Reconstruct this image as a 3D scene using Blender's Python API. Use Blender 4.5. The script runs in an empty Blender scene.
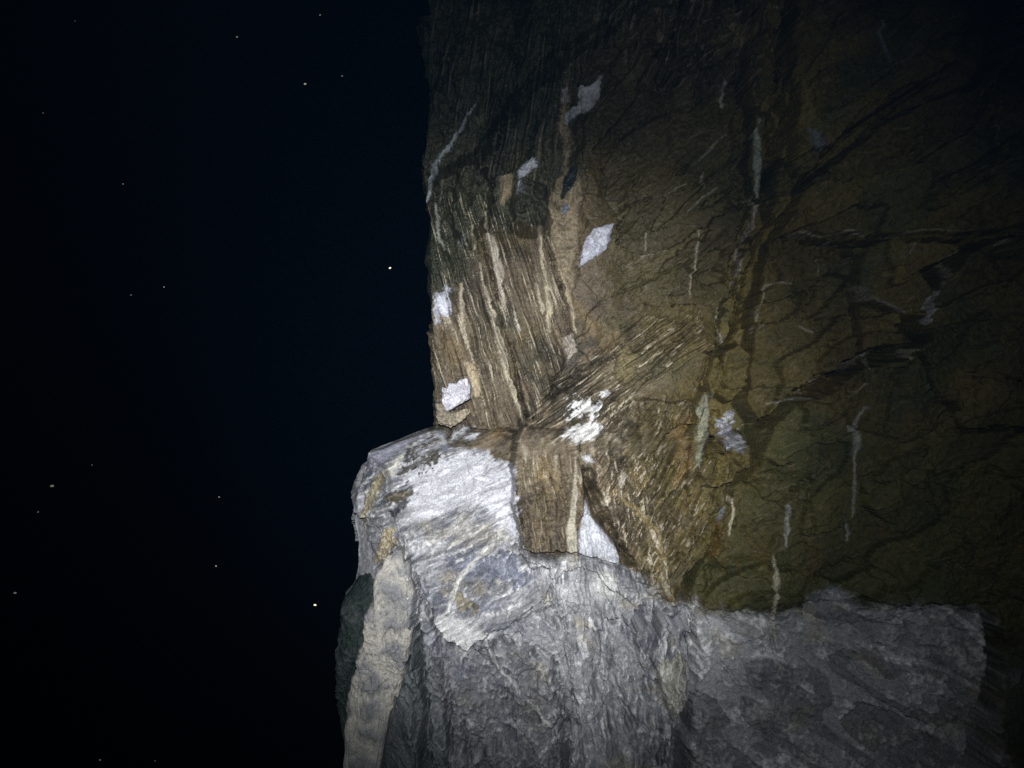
import bpy, math, random, time
import numpy as np
T0 = time.time()

# ---------------------------------------------------------------- camera, night sky, torch, exposure
scene = bpy.context.scene
CAM_Z = 6.0                      # eye height above the ground below the crag
F_PX = 768.0                     # focal length in pixels of the 1024 wide frame
cam_data = bpy.data.cameras.new("camera")
cam_data.sensor_width = 36.0
cam_data.lens = 36.0 * F_PX / 1024.0
cam_data.clip_start = 0.02
cam_data.clip_end = 2000.0
cam = bpy.data.objects.new("camera", cam_data)
cam.location = (0, 0, CAM_Z)
cam.rotation_euler = (math.radians(90), 0, 0)
scene.collection.objects.link(cam)
scene.camera = cam

world = bpy.data.worlds.new("World")
scene.world = world
world.use_nodes = True
wn = world.node_tree
bg = wn.nodes["Background"]
sky = wn.nodes.new("ShaderNodeTexSky")
sky.sky_type = 'NISHITA'
sky.sun_disc = False
sky.sun_elevation = math.radians(-6)
sky.sun_rotation = math.radians(160)
wn.links.new(sky.outputs[0], bg.inputs[0])
bg.inputs[1].default_value = 0.001

def torch_lamp(name, energy, half_deg, blend, loc, target, color, radius=0.012):
    l = bpy.data.lights.new(name, 'SPOT')
    l.energy = energy
    l.spot_size = math.radians(2 * half_deg)
    l.spot_blend = blend
    l.shadow_soft_size = radius
    l.color = color
    o = bpy.data.objects.new(name, l)
    o.location = loc
    d = np.array(target) - np.array(loc)
    yaw = math.atan2(d[0], d[1])
    pitch = math.atan2(d[2], math.hypot(d[0], d[1]))
    o.rotation_euler = (math.radians(90) + pitch, 0, -yaw)
    scene.collection.objects.link(o)
    return o

# the photographer's head torch, an arm's length behind the lens and above it: one hot core and its wide spill
TORCH = (0.02, -0.42, CAM_Z + 0.20)
AIM = (-0.01, 2.75, CAM_Z - 0.18)
torch_lamp("torch_beam", 640, 21.5, 1.0, TORCH, AIM, (0.97, 0.98, 1.0))
torch_lamp("torch_spill", 112, 39, 1.0, TORCH, AIM, (0.90, 0.96, 1.0))

scene.view_settings.view_transform = 'Standard'
scene.view_settings.look = 'None'
scene.view_settings.gamma = 1.0
scene.view_settings.exposure = 0.0
scene.render.engine = 'CYCLES'
scene.cycles.use_denoising = False
scene.cycles.max_bounces = 4
scene.cycles.volume_bounces = 0

# ---------------------------------------------------------------- numpy helpers
rng = np.random.default_rng(7)
_perm = rng.permutation(4096).astype(np.int32)
_gang = rng.random(4096) * 2 * math.pi
_gx, _gy = np.cos(_gang).astype(np.float32), np.sin(_gang).astype(np.float32)
_val = rng.random(4096).astype(np.float32)

def _hash(ix, iy, seed):
    return _perm[(_perm[(ix + seed * 131) & 4095] + iy + seed * 57) & 4095]

def perlin(x, y, seed=0):
    x = np.asarray(x, np.float32); y = np.asarray(y, np.float32)
    ix = np.floor(x).astype(np.int32); iy = np.floor(y).astype(np.int32)
    fx = x - ix; fy = y - iy
    ux = fx * fx * fx * (fx * (fx * 6 - 15) + 10)
    uy = fy * fy * fy * (fy * (fy * 6 - 15) + 10)
    def g(dx, dy):
        h = _hash(ix + dx, iy + dy, seed)
        return _gx[h] * (fx - dx) + _gy[h] * (fy - dy)
    a = g(0, 0); b = g(1, 0); c = g(0, 1); d = g(1, 1)
    return ((a + (b - a) * ux) + ((c + (d - c) * ux) - (a + (b - a) * ux)) * uy) * 1.5

def fbm(x, y, seed=0, octv=4, gain=0.5):
    s = 0; a = 1.0; f = 1.0
    for i in range(octv):
        s = s + a * perlin(x * f + 17.3 * i, y * f - 9.1 * i, seed + i)
        a *= gain; f *= 2.03
    return s

def facets(x, y, seed=0, tilt=1.0):
    """angular relief: every jittered cell is a small tilted plane; also F2-F1 for the joints"""
    ix = np.floor(x).astype(np.int32); iy = np.floor(y).astype(np.int32)
    f1 = np.full(x.shape, 9.0, np.float32); f2 = f1.copy(); hh = np.zeros(x.shape, np.float32)
    for dx in (-1, 0, 1):
        for dy in (-1, 0, 1):
            h = _hash(ix + dx, iy + dy, seed)
            px = ix + dx + _val[h]; py = iy + dy + _val[(h + 911) & 4095]
            ex = x - px; ey = y - py
            d = ex * ex + ey * ey
            val = (_val[(h + 37) & 4095] - 0.5) + tilt * ((_val[(h + 501) & 4095] - 0.5) * ex + (_val[(h + 77) & 4095] - 0.5) * ey) * 2
            n = d < f1
            f2 = np.where(n, f1, np.minimum(f2, d))
            hh = np.where(n, val, hh)
            f1 = np.where(n, d, f1)
    return hh.astype(np.float32), (np.sqrt(f2) - np.sqrt(f1)).astype(np.float32)

def sstep(a, b, x):
    t = np.clip((x - a) / (b - a), 0, 1)
    return t * t * (3 - 2 * t)

def poly_sdf(P, U, V):
    """signed distance in metres, negative inside"""
    P = np.asarray(P, np.float32)
    d = np.full(U.shape, 1e9, np.float32); inside = np.zeros(U.shape, bool)
    n = len(P)
    for i in range(n):
        ax, ay = P[i]; bx, by = P[(i + 1) % n]
        ex, ey = bx - ax, by - ay
        wx, wy = U - ax, V - ay
        t = np.clip((wx * ex + wy * ey) / (ex * ex + ey * ey + 1e-12), 0, 1)
        d = np.minimum(d, (wx - ex * t) ** 2 + (wy - ey * t) ** 2)
        c = ((ay <= V) & (by > V)) | ((by <= V) & (ay > V))
        if abs(ey) > 1e-9:
            inside ^= c & (U < ax + (V - ay) / ey * ex)
    d = np.sqrt(d)
    return np.where(inside, -d, d)

def line_dist(P, W, U, V):
    """distance to a polyline minus its local half width (negative on the line)"""
    d = np.full(U.shape, 1e9, np.float32)
    for i in range(len(P) - 1):
        ax, ay = P[i]; bx, by = P[i + 1]
        ex, ey = bx - ax, by - ay
        wx, wy = U - ax, V - ay
        t = np.clip((wx * ex + wy * ey) / (ex * ex + ey * ey + 1e-12), 0, 1)
        d = np.minimum(d, np.hypot(wx - ex * t, wy - ey * t) - (W[i] + (W[i + 1] - W[i]) * t))
    return d

# ---------------------------------------------------------------- the crag: chart u (right), v (up), relief h towards the viewer
D = 3.0                           # metres from the viewer to the reference plane of the wall
def plane3(pts):
    A, B = [], []
    for px, py, h in pts:
        k = (D - h) / F_PX
        A.append([1, (px - 512) * k, (384 - py) * k]); B.append(h)
    return np.linalg.solve(np.array(A), np.array(B))

def on_plane(px, py, c):
    rx, rz = (px - 512) / F_PX, (384 - py) / F_PX
    q = c[1] * rx + c[2] * rz
    h = (c[0] + D * q) / (1 + q)
    return rx * (D - h), rz * (D - h)

# (part name, thing, plane through three points, outline, edge slope, raggedness m)
SLABS = [
 ("rock_face", "wall", [(433,50,-.13),(1024,50,.10),(600,700,.12)], None, 0, 0),
 # striated columns at the left edge
 ("striated_column", "wall", [(433,300,-.02),(500,300,.05),(500,420,.10)],
  [(380,-400),(472,-400),(474,0),(480,150),(478,230),(505,330),(527,428),(432,432),(380,432)], 2.5, .010),
 ("striated_column", "wall", [(490,300,.03),(555,300,-.01),(530,410,.10)],
  [(482,232),(540,228),(556,320),(572,350),(530,424),(505,330)], 2.0, .008),
 ("mossy_block", "wall", [(455,165,.06),(486,165,.05),(470,235,.09)], [(455,165),(486,160),(487,215),(470,240),(456,230)], 2.5, .012),
 ("hanging_block", "wall", [(515,190,.07),(550,190,.06),(530,228,.10)], [(514,205),(520,180),(548,185),(550,215),(540,229),(528,230),(513,222)], 2.5, .010),
 ("overhang_slab", "wall", [(432,100,.02),(560,50,.05),(480,130,.05)],
  [(380,-400),(700,-400),(690,-40),(620,12),(560,55),(505,105),(476,150),(440,168),(380,200)], 1.6, .02),
 # middle of the wall
 ("rock_slab", "wall", [(600,200,.00),(740,200,.07),(650,320,.05)],
  [(582,275),(580,60),(640,0),(700,-400),(752,-400),(755,0),(742,90),(745,200),(735,290),(700,345),(640,330),(600,300)], 1.5, .02),
 ("rock_slab", "wall", [(640,300,.06),(735,300,.12),(690,390,.11)],
  [(600,300),(660,270),(738,205),(735,290),(716,345),(700,385),(640,395),(590,370),(575,340)], 1.4, .02),
 ("folded_rock", "wall", [(540,430,.15),(690,400,.13),(640,560,.24)],
  [(527,428),(600,360),(680,335),(718,350),(700,390),(690,480),(735,488),(705,560),(670,602),(640,570),(612,530),(590,470)], 1.4, .015),
 ("ochre_panel", "wall", [(640,400,.15),(690,400,.16),(665,490,.20)], [(636,398),(688,402),(690,440),(686,482),(664,500),(640,488)], 2.0, .008),
 ("upright_slab", "wall", [(695,400,.20),(716,400,.19),(700,480,.23)], [(694,412),(704,392),(716,388),(714,440),(700,470),(692,500),(686,490),(691,450)], 3.0, .005),
 ("ledge_block", "wall", [(700,460,.24),(748,440,.23),(720,490,.27)], [(700,462),(716,450),(750,440),(752,466),(735,486),(706,490)], 2.0, .010),
 # blocks above the horizontal joint at the right
 ("rock_slab", "wall", [(800,20,.10),(960,40,.18),(830,140,.14)], [(806,178),(850,126),(900,96),(955,62),(1000,-60),(1010,-400),(806,-400),(800,0),(796,120)], 1.6, .015),
 ("rock_slab", "wall", [(800,210,.17),(960,200,.24),(900,120,.18)],
  [(782,234),(800,190),(850,152),(908,106),(975,84),(1006,60),(1003,110),(988,160),(985,232),(950,237),(850,230)], 1.8, .012),
 ("rock_slab", "wall", [(1000,100,.27),(1100,100,.32),(1000,220,.30)], [(992,160),(1003,90),(1024,30),(1060,-400),(1700,-400),(1700,222),(1010,230),(986,232)], 1.5, .012),
 ("narrow_pillar", "wall", [(755,20,.13),(780,20,.12),(765,190,.15)], [(752,-100),(784,-100),(782,45),(774,110),(772,160),(768,196),(758,200),(756,150),(760,100),(750,50)], 2.5, .008),
 # proud blocks below the joint
 ("rock_block", "wall", [(760,330,.19),(850,330,.23),(800,390,.24)],
  [(768,284),(772,242),(786,234),(815,243),(850,237),(857,300),(858,352),(832,370),(792,396),(766,424),(752,402),(750,370),(757,330)], 3.0, .006),
 ("rock_chip", "wall", [(724,320,.11),(740,310,.14),(730,345,.13)], [(724,318),(734,304),(741,312),(738,332),(726,346)], 3.0, .005),
 ("rock_chip", "wall", [(742,262,.13),(760,250,.15),(750,290,.15)], [(742,262),(754,244),(763,252),(757,280),(746,292)], 3.0, .005),
 ("rock_chip", "wall", [(745,205,.11),(758,202,.13),(752,240,.12)], [(745,205),(758,202),(761,234),(749,242)], 3.0, .005),
 ("rock_chip", "wall", [(728,350,.15),(750,340,.17),(740,400,.18)], [(728,352),(744,340),(753,354),(749,392),(736,404),(722,392)], 3.0, .006),
 ("rock_chip", "wall", [(716,352,.14),(728,352,.15),(720,400,.17)], [(714,356),(726,354),(728,388),(718,402),(711,382)], 3.0, .005),
 ("rock_chip", "wall", [(772,60,.12),(790,60,.13),(780,110,.13)], [(784,48),(794,40),(796,90),(786,112),(777,104)], 3.0, .006),
 ("rock_chip", "wall", [(775,170,.13),(792,170,.15),(780,220,.15)], [(776,168),(792,150),(797,184),(786,214),(772,226),(768,200)], 3.0, .006),
 ("rock_block", "wall", [(870,250,.27),(960,250,.31),(900,310,.28)], [(861,240),(940,240),(972,247),(928,268),(944,290),(921,318),(890,306),(863,290)], 2.5, .006),
 ("rock_block", "wall", [(960,300,.33),(1100,300,.38),(960,420,.33)], [(978,246),(1010,236),(1700,228),(1700,425),(962,428),(908,350),(924,330),(946,292)], 2.5, .008),
 ("rock_block", "wall", [(865,310,.25),(900,320,.26),(870,345,.26)], [(864,302),(898,312),(903,343),(862,352)], 2.5, .006),
 ("crusted_slab", "wall", [(740,560,.25),(980,560,.34),(860,420,.28)],
  [(736,492),(752,472),(770,432),(800,404),(868,366),(905,356),(960,432),(1700,432),(1700,640),(1000,640),(986,614),(942,602),(850,600),(770,613),(704,614),(692,606),(706,562)], 2.0, .012),
 # bare grey rock low on the right
 ("grey_slab", "wall", [(700,640,.235),(970,640,.33),(830,760,.31)], [(690,606),(985,600),(988,660),(974,720),(968,768),(960,1700),(662,1700),(690,720),(702,650)], 2.0, .010),
 ("corner_rock", "wall", [(1000,660,.37),(1050,660,.40),(1010,750,.40)], [(1003,650),(1040,615),(1700,600),(1700,1700),(982,1700),(988,730)], 2.0, .012),
 # the pale buttress
 ("tongue", "wall", [(515,440,.21),(580,440,.19),(550,555,.40)], [(517,440),(524,425),(560,428),(582,432),(584,470),(581,520),(580,557),(550,555),(522,549),(514,510),(513,470)], 4.0, .005),
 ("bare_scar", "wall", [(584,500,.25),(616,560,.30),(580,556,.34)], [(584,494),(588,506),(593,518),(602,528),(612,542),(618,552),(618,563),(596,562),(579,559),(578,530)], 3.0, .003),
 ("ledge_face", "ledge", [(440,432,.07),(400,540,.30),(520,560,.32)],
  [(366,452),(440,426),(520,438),(560,560),(546,600),(510,625),(490,633),(468,652),(440,641),(420,590),(398,540),(386,500),(378,470)], 2.2, .008),
 ("lower_face", "ledge", [(440,650,.40),(560,640,.34),(480,765,.42)], [(400,545),(440,641),(468,652),(500,628),(556,585),(566,640),(580,760),(570,1700),(420,1700),(414,700)], 2.2, .010),
 ("flank_face", "ledge", [(398,560,.29),(356,520,.05),(405,700,.33)], [(372,455),(388,478),(400,540),(412,640),(414,1700),(300,1700),(330,560),(350,500)], 2.0, .010),
 ("grey_column", "ledge", [(540,570,.345),(660,620,.25),(600,760,.37)],
  [(520,552),(580,559),(617,563),(640,565),(668,602),(694,608),(686,680),(662,760),(655,1700),(576,1700),(572,700),(563,630),(548,596)], 2.0, .008),
 ("grey_block", "ledge", [(668,620,.30),(694,620,.29),(675,700,.33)], [(664,608),(676,600),(696,604),(690,650),(680,690),(668,720),(660,690),(650,655),(655,630)], 2.5, .006),
]
for i, s in enumerate(SLABS):
    c = plane3(s[2])
    P = None if s[3] is None else [on_plane(px, py, c) for px, py in s[3]]
    SLABS[i] = dict(name=s[0], thing=s[1], c=c, P=P, k=s[4], rag=s[5], idx=i)

KS = 2.2                          # how steeply the broken edges fall away
def coarse(U, V, labels=False):
    H = np.full(U.shape, -9.0, np.float32); L = np.zeros(U.shape, np.int16)
    n1 = fbm(U * 9, V * 9, 3, 3); n2 = fbm(U * 40, V * 40, 13, 2)
    for s in SLABS:
        c = s['c']
        h = c[0] + c[1] * U + c[2] * V
        if s['P'] is not None:
            P = np.array(s['P']); lo, hi = P.min(0) - .22, P.max(0) + .22
            near = (U > lo[0]) & (U < hi[0]) & (V > lo[1]) & (V < hi[1])
            if not near.any(): continue
            sd = poly_sdf(s['P'], U[near], V[near]) + s['rag'] * (1.1 * n1[near] + 0.45 * n2[near])
            o = np.maximum(sd + 0.006, 0)
            hn = h[near] - s['k'] * KS * o - np.clip(sd - .02, 0, 9) * 2.0
            h = np.full(U.shape, -9.0, np.float32); h[near] = hn
        up = h > H
        H = np.where(up, h, H); L = np.where(up, s['idx'], L)
    return (H, L) if labels else H

_depth = np.linspace(2.2, 3.7, 220).astype(np.float32)
def on_rock(pts):
    """where the line of sight through each point first meets the coarse rock, as chart metres"""
    p = np.array(pts, np.float32)
    u = (p[:, :1] - 512) / F_PX * _depth[None]; v = (384 - p[:, 1:]) / F_PX * _depth[None]
    hit = (D - coarse(u, v)) <= _depth[None]
    i = np.where(hit.any(1), hit.argmax(1), 120); k = np.arange(len(p))
    return list(zip(u[k, i].tolist(), v[k, i].tolist()))
PXM = D / F_PX * 0.93             # metres of rock per picture element at the crag

SIL = [(431,-1500,-.1),(431,0,-.1),(432,100,-.08),(429,140,-.06),(425,200,-.04),(430,216,-.04),(431,260,-.04),(433,320,-.03),(437,372,0),(436,405,.02),
       (440,427,.05),(404,440,.06),(371,450,.07),(365,475,.06),(353,525,.05),(357,542,.06),(358,562,.06),(354,600,.07),(348,700,.08),(345,800,.1),(320,1900,.2)]
sv = np.array([(384 - y) / F_PX * (D - h) for x, y, h in SIL]); su = np.array([(x - 512) / F_PX * (D - h) for x, y, h in SIL])
order = np.argsort(sv)
def sil_u(v): return np.interp(v, sv[order], su[order])

def grow(a, step, end, ratio=1.12, cap=.09):
    out = []
    x = a
    while x < end:
        step = min(step * ratio, cap); x += step; out.append(x)
    return np.array(out)
ST = 0.0032
cols = np.arange(0, 2.42, ST)
cols = np.concatenate([-grow(0, ST * .8, 2.2, 1.05, .08)[::-1], cols, grow(cols[-1], ST, 4.2)])
rows = np.arange(-1.36, 1.62, ST)
rows = np.concatenate([rows[0] - grow(0, ST, CAM_Z - 1.36 + .15)[::-1], rows, grow(rows[-1], ST, 5.0)])
NC, NR = len(cols), len(rows)
print("grid", NC, NR, NC * NR)
Vg = np.repeat(rows[:, None], NC, 1).astype(np.float32)
US = sil_u(rows)
US = (US + 0.007 * fbm(rows * 9, rows * 0 + 3.3, 5, 4)).astype(np.float32)
Sg = np.repeat(cols[None, :], NR, 0).astype(np.float32)
Ug = US[:, None] + Sg            # chart u keeps running round the corner on to the hidden flank
Uf = US[:, None] + np.maximum(Sg, 0)
wu = Ug + .010 * fbm(Ug * 6, Vg * 6, 71, 3); wv = Vg + .010 * fbm(Ug * 6 + 40, Vg * 6, 75, 3)
Hc, Lab = coarse(np.where(Sg > 0, wu, Uf), wv, True)

# ---------------------------------------------------------------- surface features, in chart metres
def window(P, pad):
    """slices of the chart that hold the outline P"""
    P = np.asarray(P)
    r0 = max(int(np.searchsorted(rows, P[:, 1].min() - pad)) - 1, 0); r1 = min(int(np.searchsorted(rows, P[:, 1].max() + pad)) + 1, NR)
    r1 = max(r1, r0 + 2)
    c0 = max(int(np.searchsorted(cols, P[:, 0].min() - pad - US[r0:r1].max())) - 1, 0); c1 = min(int(np.searchsorted(cols, P[:, 0].max() + pad - US[r0:r1].min())) + 1, NC)
    return slice(r0, r1), slice(c0, max(c1, c0 + 2))
ALL = (slice(0, NR), slice(0, NC))

noiseA = fbm(Ug * 3, Vg * 3, 41, 4)
noiseB = fbm(Ug * 14, Vg * 14, 47, 4)
noiseC = fbm(Ug * 60, Vg * 60, 53, 3)
noiseD = perlin(Ug * 170, Vg * 170, 59)
Z0 = np.zeros_like(Ug)

def mask_poly(px, rag=.006, soft=.003):
    P = on_rock(px); w = window(P, .03 + 2 * rag)
    sd = poly_sdf(P, Ug[w] + .5 * rag * noiseB[w], Vg[w] + .7 * rag * noiseB[w]) + rag * (.7 * noiseC[w] + .7 * noiseB[w] + .25 * noiseD[w] - .9 * STREAK[w])
    return w, 1 - sstep(-soft, soft, sd), sd
def zone(px, soft_px):
    P = on_rock(px); w = window(P, soft_px * PXM + .06)
    sd = poly_sdf(P, Ug[w], Vg[w])
    out = Z0.copy()
    out[w] = 1 - sstep(-soft_px * PXM, soft_px * PXM, sd + .03 * noiseB[w])
    return out, w

def rot(angle_deg, w, seed, warp):
    a = math.radians(angle_deg)
    U, V = Ug[w], Vg[w]
    x = U + warp * perlin(U * 11, V * 11, seed + 8); y = V + warp * perlin(U * 11 + 9, V * 11, seed + 9)
    return x * math.cos(a) + y * math.sin(a), -x * math.sin(a) + y * math.cos(a)
def stria(pq, across, along, seed, octv=3, gain=.6):
    p, q = pq
    return fbm(q / across, p / along, seed, octv, gain)
def terrace(n, k, sharp=.8):
    """broken flake steps: flat treads with steep risers; also the layer number"""
    t = n * k; f = np.floor(t); r = t - f
    return (f + sstep(sharp, 1, r)) / k, f.astype(np.int32)
rid = lambda n: 1 - np.abs(n) * 1.6
def tone(layer, seed, amt):
    return 1 + amt * (_val[(layer * 37 + seed) & 4095] * 2 - 1)

ZONES = [  # outline, softness, cleavage direction, fine amp, fine across, along, rib amp, rib across, rib along, terrace amp, steps, terrace scale (across, along)
 ("col",  [(425,185),(552,228),(575,345),(528,426),(425,434)], 6, 107, .0075, .0085, .20, .016, .040, .60, .020, 5, (.09, .6), .22),
 ("up",   [(380,-600),(760,-600),(760,90),(580,60),(555,228),(425,200)], 25, 80, .0070, .012, .22, .012, .06, .5, .05, 4, (.16, .5), .2),
 ("fan",  [(522,424),(560,372),(640,318),(700,312),(714,345),(640,394),(600,440),(560,446)], 8, 37, .0105, .0085, .09, .022, .035, .35, .016, 4, (.08, .35), .2),
 ("tong", [(512,430),(600,440),(640,440),(668,600),(618,560),(582,556),(514,550)], 6, 98, .0075, .0075, .08, .010, .04, .25, .004, 4, (.08, .25), .5),
 ("fold", [(585,400),(690,395),(736,490),(670,604),(640,570),(600,500)], 10, 58, .0080, .009, .06, .026, .05, .25, .030, 4, (.10, .30), .2),
 ("ledge",[(350,440),(520,425),(520,470),(530,560),(560,600),(470,655),(395,640)], 6, 24, .0030, .014, .10, .004, .05, .4, .026, 5, (.09, .35), .25),
 ("front",[(400,600),(470,655),(560,600),(575,1900),(400,1900)], 6, -42, .0040, .012, .12, .008, .06, .5, .060, 3, (.18, .55), .10),
 ("low",  [(522,552),(620,560),(690,600),(690,1900),(560,1900),(556,640)], 8, 94, .0030, .011, .06, .008, .05, .25, .060, 4, (.16, .35), .14),
 ("grey", [(690,604),(985,604),(985,1900),(660,1900)], 6, -30, .0017, .012, .06, .002, .06, .3, .018, 3, (.22, .5), .08),
 ("right",[(600,-600),(2400,-600),(2400,620),(700,610),(735,480),(715,330),(600,300)], 20, 34, .0018, .013, .05, .003, .07, .3, .085, 2, (.30, .70), .06),
]
Hd = .012 * noiseA + .0032 * noiseB + .0016 * noiseC + .0010 * noiseD
LAYER = np.ones_like(Ug); CREST = Z0.copy(); STREAK = Z0.copy(); ZN = {}
for i, (zn, px, soft, ang, fa, fac, fal, ra_, rac, ral, ta, tk, tsc, t2) in enumerate(ZONES):
    z, w = zone(px, soft); ZN[zn] = z
    zw = z[w]; pq = rot(ang, w, 300 + 20 * i, .006)
    n = stria(pq, fac, fal, 101 + 10 * i)
    rb = rid(stria(pq, rac, ral, 105 + 10 * i, 2))
    tb = stria(pq, tsc[0], tsc[1], 107 + 10 * i, 3, .42)
    tr, ly = terrace(tb + .03 * noiseC[w], tk, .94)
    tb2 = stria(pq, tsc[0] * .3, tsc[1] * .3, 109 + 10 * i, 3, .5)
    tr2, ly2 = terrace(tb2, tk)
    pat = .35 + 1.0 * sstep(-.5, .6, noiseB[w] + .7 * noiseA[w])      # cleavage shows in patches
    Hd[w] += zw * (fa * pat * n + ra_ * rb + ta * tr + ta * t2 * tr2)
    LAYER[w] *= 1 + zw * (tone(ly, i * 7, .30) * tone(ly2, i * 11 + 3, .18) - 1)
    CREST[w] += zw * sstep(.38, .85, n + .35 * rb - .15)
    STREAK[w] += zw * ((.6 * n * pat + .7 * tb2) if zn != 'grey' else (.35 * n * pat + .4 * tb2 + .6 * noiseB[w] + .5 * noiseA[w]))
f_big, j_big = facets(wu * 4.2 + .35 * noiseA + .5 * wv, wv * 3.6 + .3 * noiseB * .4, 201, 1.1)
flat = np.clip(ZN["col"] + ZN["ledge"] + ZN["tong"] * 1.2 + ZN["grey"] * .9, 0, 1)
Hd += .065 * f_big * (1 - .8 * flat)
f_mid, j_mid = facets((Ug * .62 + Vg * .78) * 8.5 + .12 * noiseB, (Vg * .62 - Ug * .78) * 6.0 + .12 * noiseA, 207, 1.25)
rough_zone = np.clip(ZN["low"] + .8 * ZN["front"] + .5 * ZN["fold"] + .45 * ZN["right"] + .5 * ZN["up"] + .15 * ZN["grey"] + .25 * ZN["ledge"], 0, 1) * (1 - ZN["tong"]) * (1 - ZN["col"])
Hd += .034 * f_mid * rough_zone - .005 * (1 - sstep(0, .05, j_mid)) * np.clip(ZN["low"] + ZN["front"], 0, 1)

# colour of the rock itself
def mix(a, b, t): return a + (np.asarray(b, np.float32) - a) * t[..., None]
C = np.empty(Ug.shape + (3,), np.float32)
C[:] = (.262, .264, .274)
C = mix(C, (.54, .54, .53), sstep(.1, .95, STREAK + .55 * noiseC + .25 * noiseB) * .85)
C = mix(C, (.10, .106, .125), sstep(.0, .8, -STREAK * .9 + .5 * noiseB + .3 * noiseA) * .85)
C = mix(C, (.34, .29, .20), sstep(.35, .8, fbm(Ug * 6 + 30, Vg * 8, 67, 3)) * .4)
C = mix(C, (.50, .50, .49), ZN['grey'] * sstep(.0, .8, noiseB * .7 + noiseA * .6 + .4 * noiseC) * .85)
dash = sstep(.62, .85, perlin((Ug * .82 - Vg * .57) * 16, (Ug * .57 + Vg * .82) * 95, 93)) * ZN['grey']
C = mix(C, (.05, .05, .055), dash * .7)
C = C * (LAYER * (1 + .20 * noiseC + .22 * noiseD))[..., None]
R = np.full(Ug.shape, .52, np.float32)          # roughness

BROWN = [(300,-900),(2500,-900),(2500,900),(990,760),(992,660),(984,612),(940,601),(905,598),(868,606),(835,590),(800,606),(770,613),(705,613),(690,600),(668,602),(655,590),(640,572),
         (618,560),(580,557),(552,556),(522,550),(514,512),(515,466),(497,459),(478,449),(450,447),(442,430),(300,430)]
w, bm_, sd_ = mask_poly(BROWN, .009, .006)
bm_ = np.where(Ug[w] > .45, 1 - sstep(-.03, .03, sd_ + .02 * noiseB[w]), bm_)
brown = Z0.copy(); brown[w] = bm_
Cb = np.empty_like(C); Cb[:] = (.128, .100, .064)
Cb = mix(Cb, (.056, .046, .030), sstep(-.3, .6, noiseA + .5 * noiseB - .6 * STREAK))
Cb = mix(Cb, (.19, .135, .060), sstep(.15, .8, fbm(Ug * 5 + 7, Vg * 4, 83, 4)) * .5)
right = sstep(.30, .85, Ug + .1 * noiseA)
Cb = mix(Cb, (.112, .084, .018), right * .88)
Cb = mix(Cb, (.050, .056, .018), sstep(-.1, .6, fbm(Ug * 3.2, Vg * 3.2 + 5, 87, 5)) * (.2 + .55 * right))
olive, _ = zone([(750,430),(2400,400),(2400,900),(700,620),(720,520)], 40)
Cb = mix(Cb, (.060, .060, .015), olive * .7)
Cb = mix(Cb, (.15, .085, .02), olive * sstep(.25, .8, fbm(Ug * 26, Vg * 4, 97, 4)) * .32)
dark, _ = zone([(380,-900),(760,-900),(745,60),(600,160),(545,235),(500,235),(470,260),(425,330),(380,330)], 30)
Cb = mix(Cb, (.024, .028, .014), dark * .9)  # moss colour, deepened to paint in the dimness at the wall top
mid_brown, _ = zone([(575,40),(770,-40),(765,150),(742,262),(690,300),(612,300),(585,250)], 22)
Cb = mix(Cb, (.058, .046, .018), mid_brown * .72)  # middle of the wall toned darker olive-brown
Cb = Cb * (LAYER * (1 + .30 * noiseC + .28 * noiseD))[..., None]
# wet glints on the cleavage crests, painted in as pale colour
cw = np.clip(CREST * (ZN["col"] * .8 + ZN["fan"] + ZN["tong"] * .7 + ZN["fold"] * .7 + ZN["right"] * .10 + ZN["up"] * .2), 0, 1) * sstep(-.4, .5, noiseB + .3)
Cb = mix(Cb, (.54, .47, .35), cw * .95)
fleck = sstep(.60, .95, perlin(Ug * 60, Vg * 36, 91) * .8 + .5 * noiseD) * sstep(-.1, .5, noiseB)
Cb = mix(Cb, (.46, .44, .38), fleck * (.6 - .35 * right))
slab_tone = tone(Lab.astype(np.int32), 5, .24)
Cb = Cb * (1 + (slab_tone - 1) * right)[..., None]
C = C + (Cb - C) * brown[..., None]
R = R + (.36 - .12 * cw + .26 * right - R) * brown
Hd = Hd + brown * .006

PARTS = []            # (label id, name, thing)
part_id = Lab.astype(np.int32).copy()
def new_part(name, thing, w, m):
    pid = 1000 + len(PARTS)
    PARTS.append((pid, name, thing))
    part_id[w][m] = pid

def patch(name, thing, px, col, raise_=.004, rough=.5, rag=.006, mott=.25, keep=True, amount=1.0, soft=.003):
    w, m, sd = mask_poly(px, rag * 1.3, soft)
    n = (np.clip(1 + mott * (noiseC[w] * 1.2 + noiseD[w] * .9 + .9 * noiseB[w] + 1.1 * STREAK[w]), .35, 1.35) * (.5 + .5 * LAYER[w]) * (.72 + .28 * sstep(0, .02, -sd)))[..., None]
    C[w] += (np.asarray(col, np.float32) * n - C[w]) * (m * amount * (1 - .35 * sstep(.1, .7, noiseC[w])))[..., None]
    R[w] += (rough - R[w]) * m
    Hd[w] += (raise_ + .006 * noiseB[w] + .003 * noiseC[w]) * m
    if keep: new_part(name, thing, w, m > .5)

def strip(px, w):
    P = on_rock(px)
    hw = [a * PXM * .5 for a in (w if len(w) == len(px) else [w[0]] * len(px))]
    return P, hw, window(P, max(hw) + .04)

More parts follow.
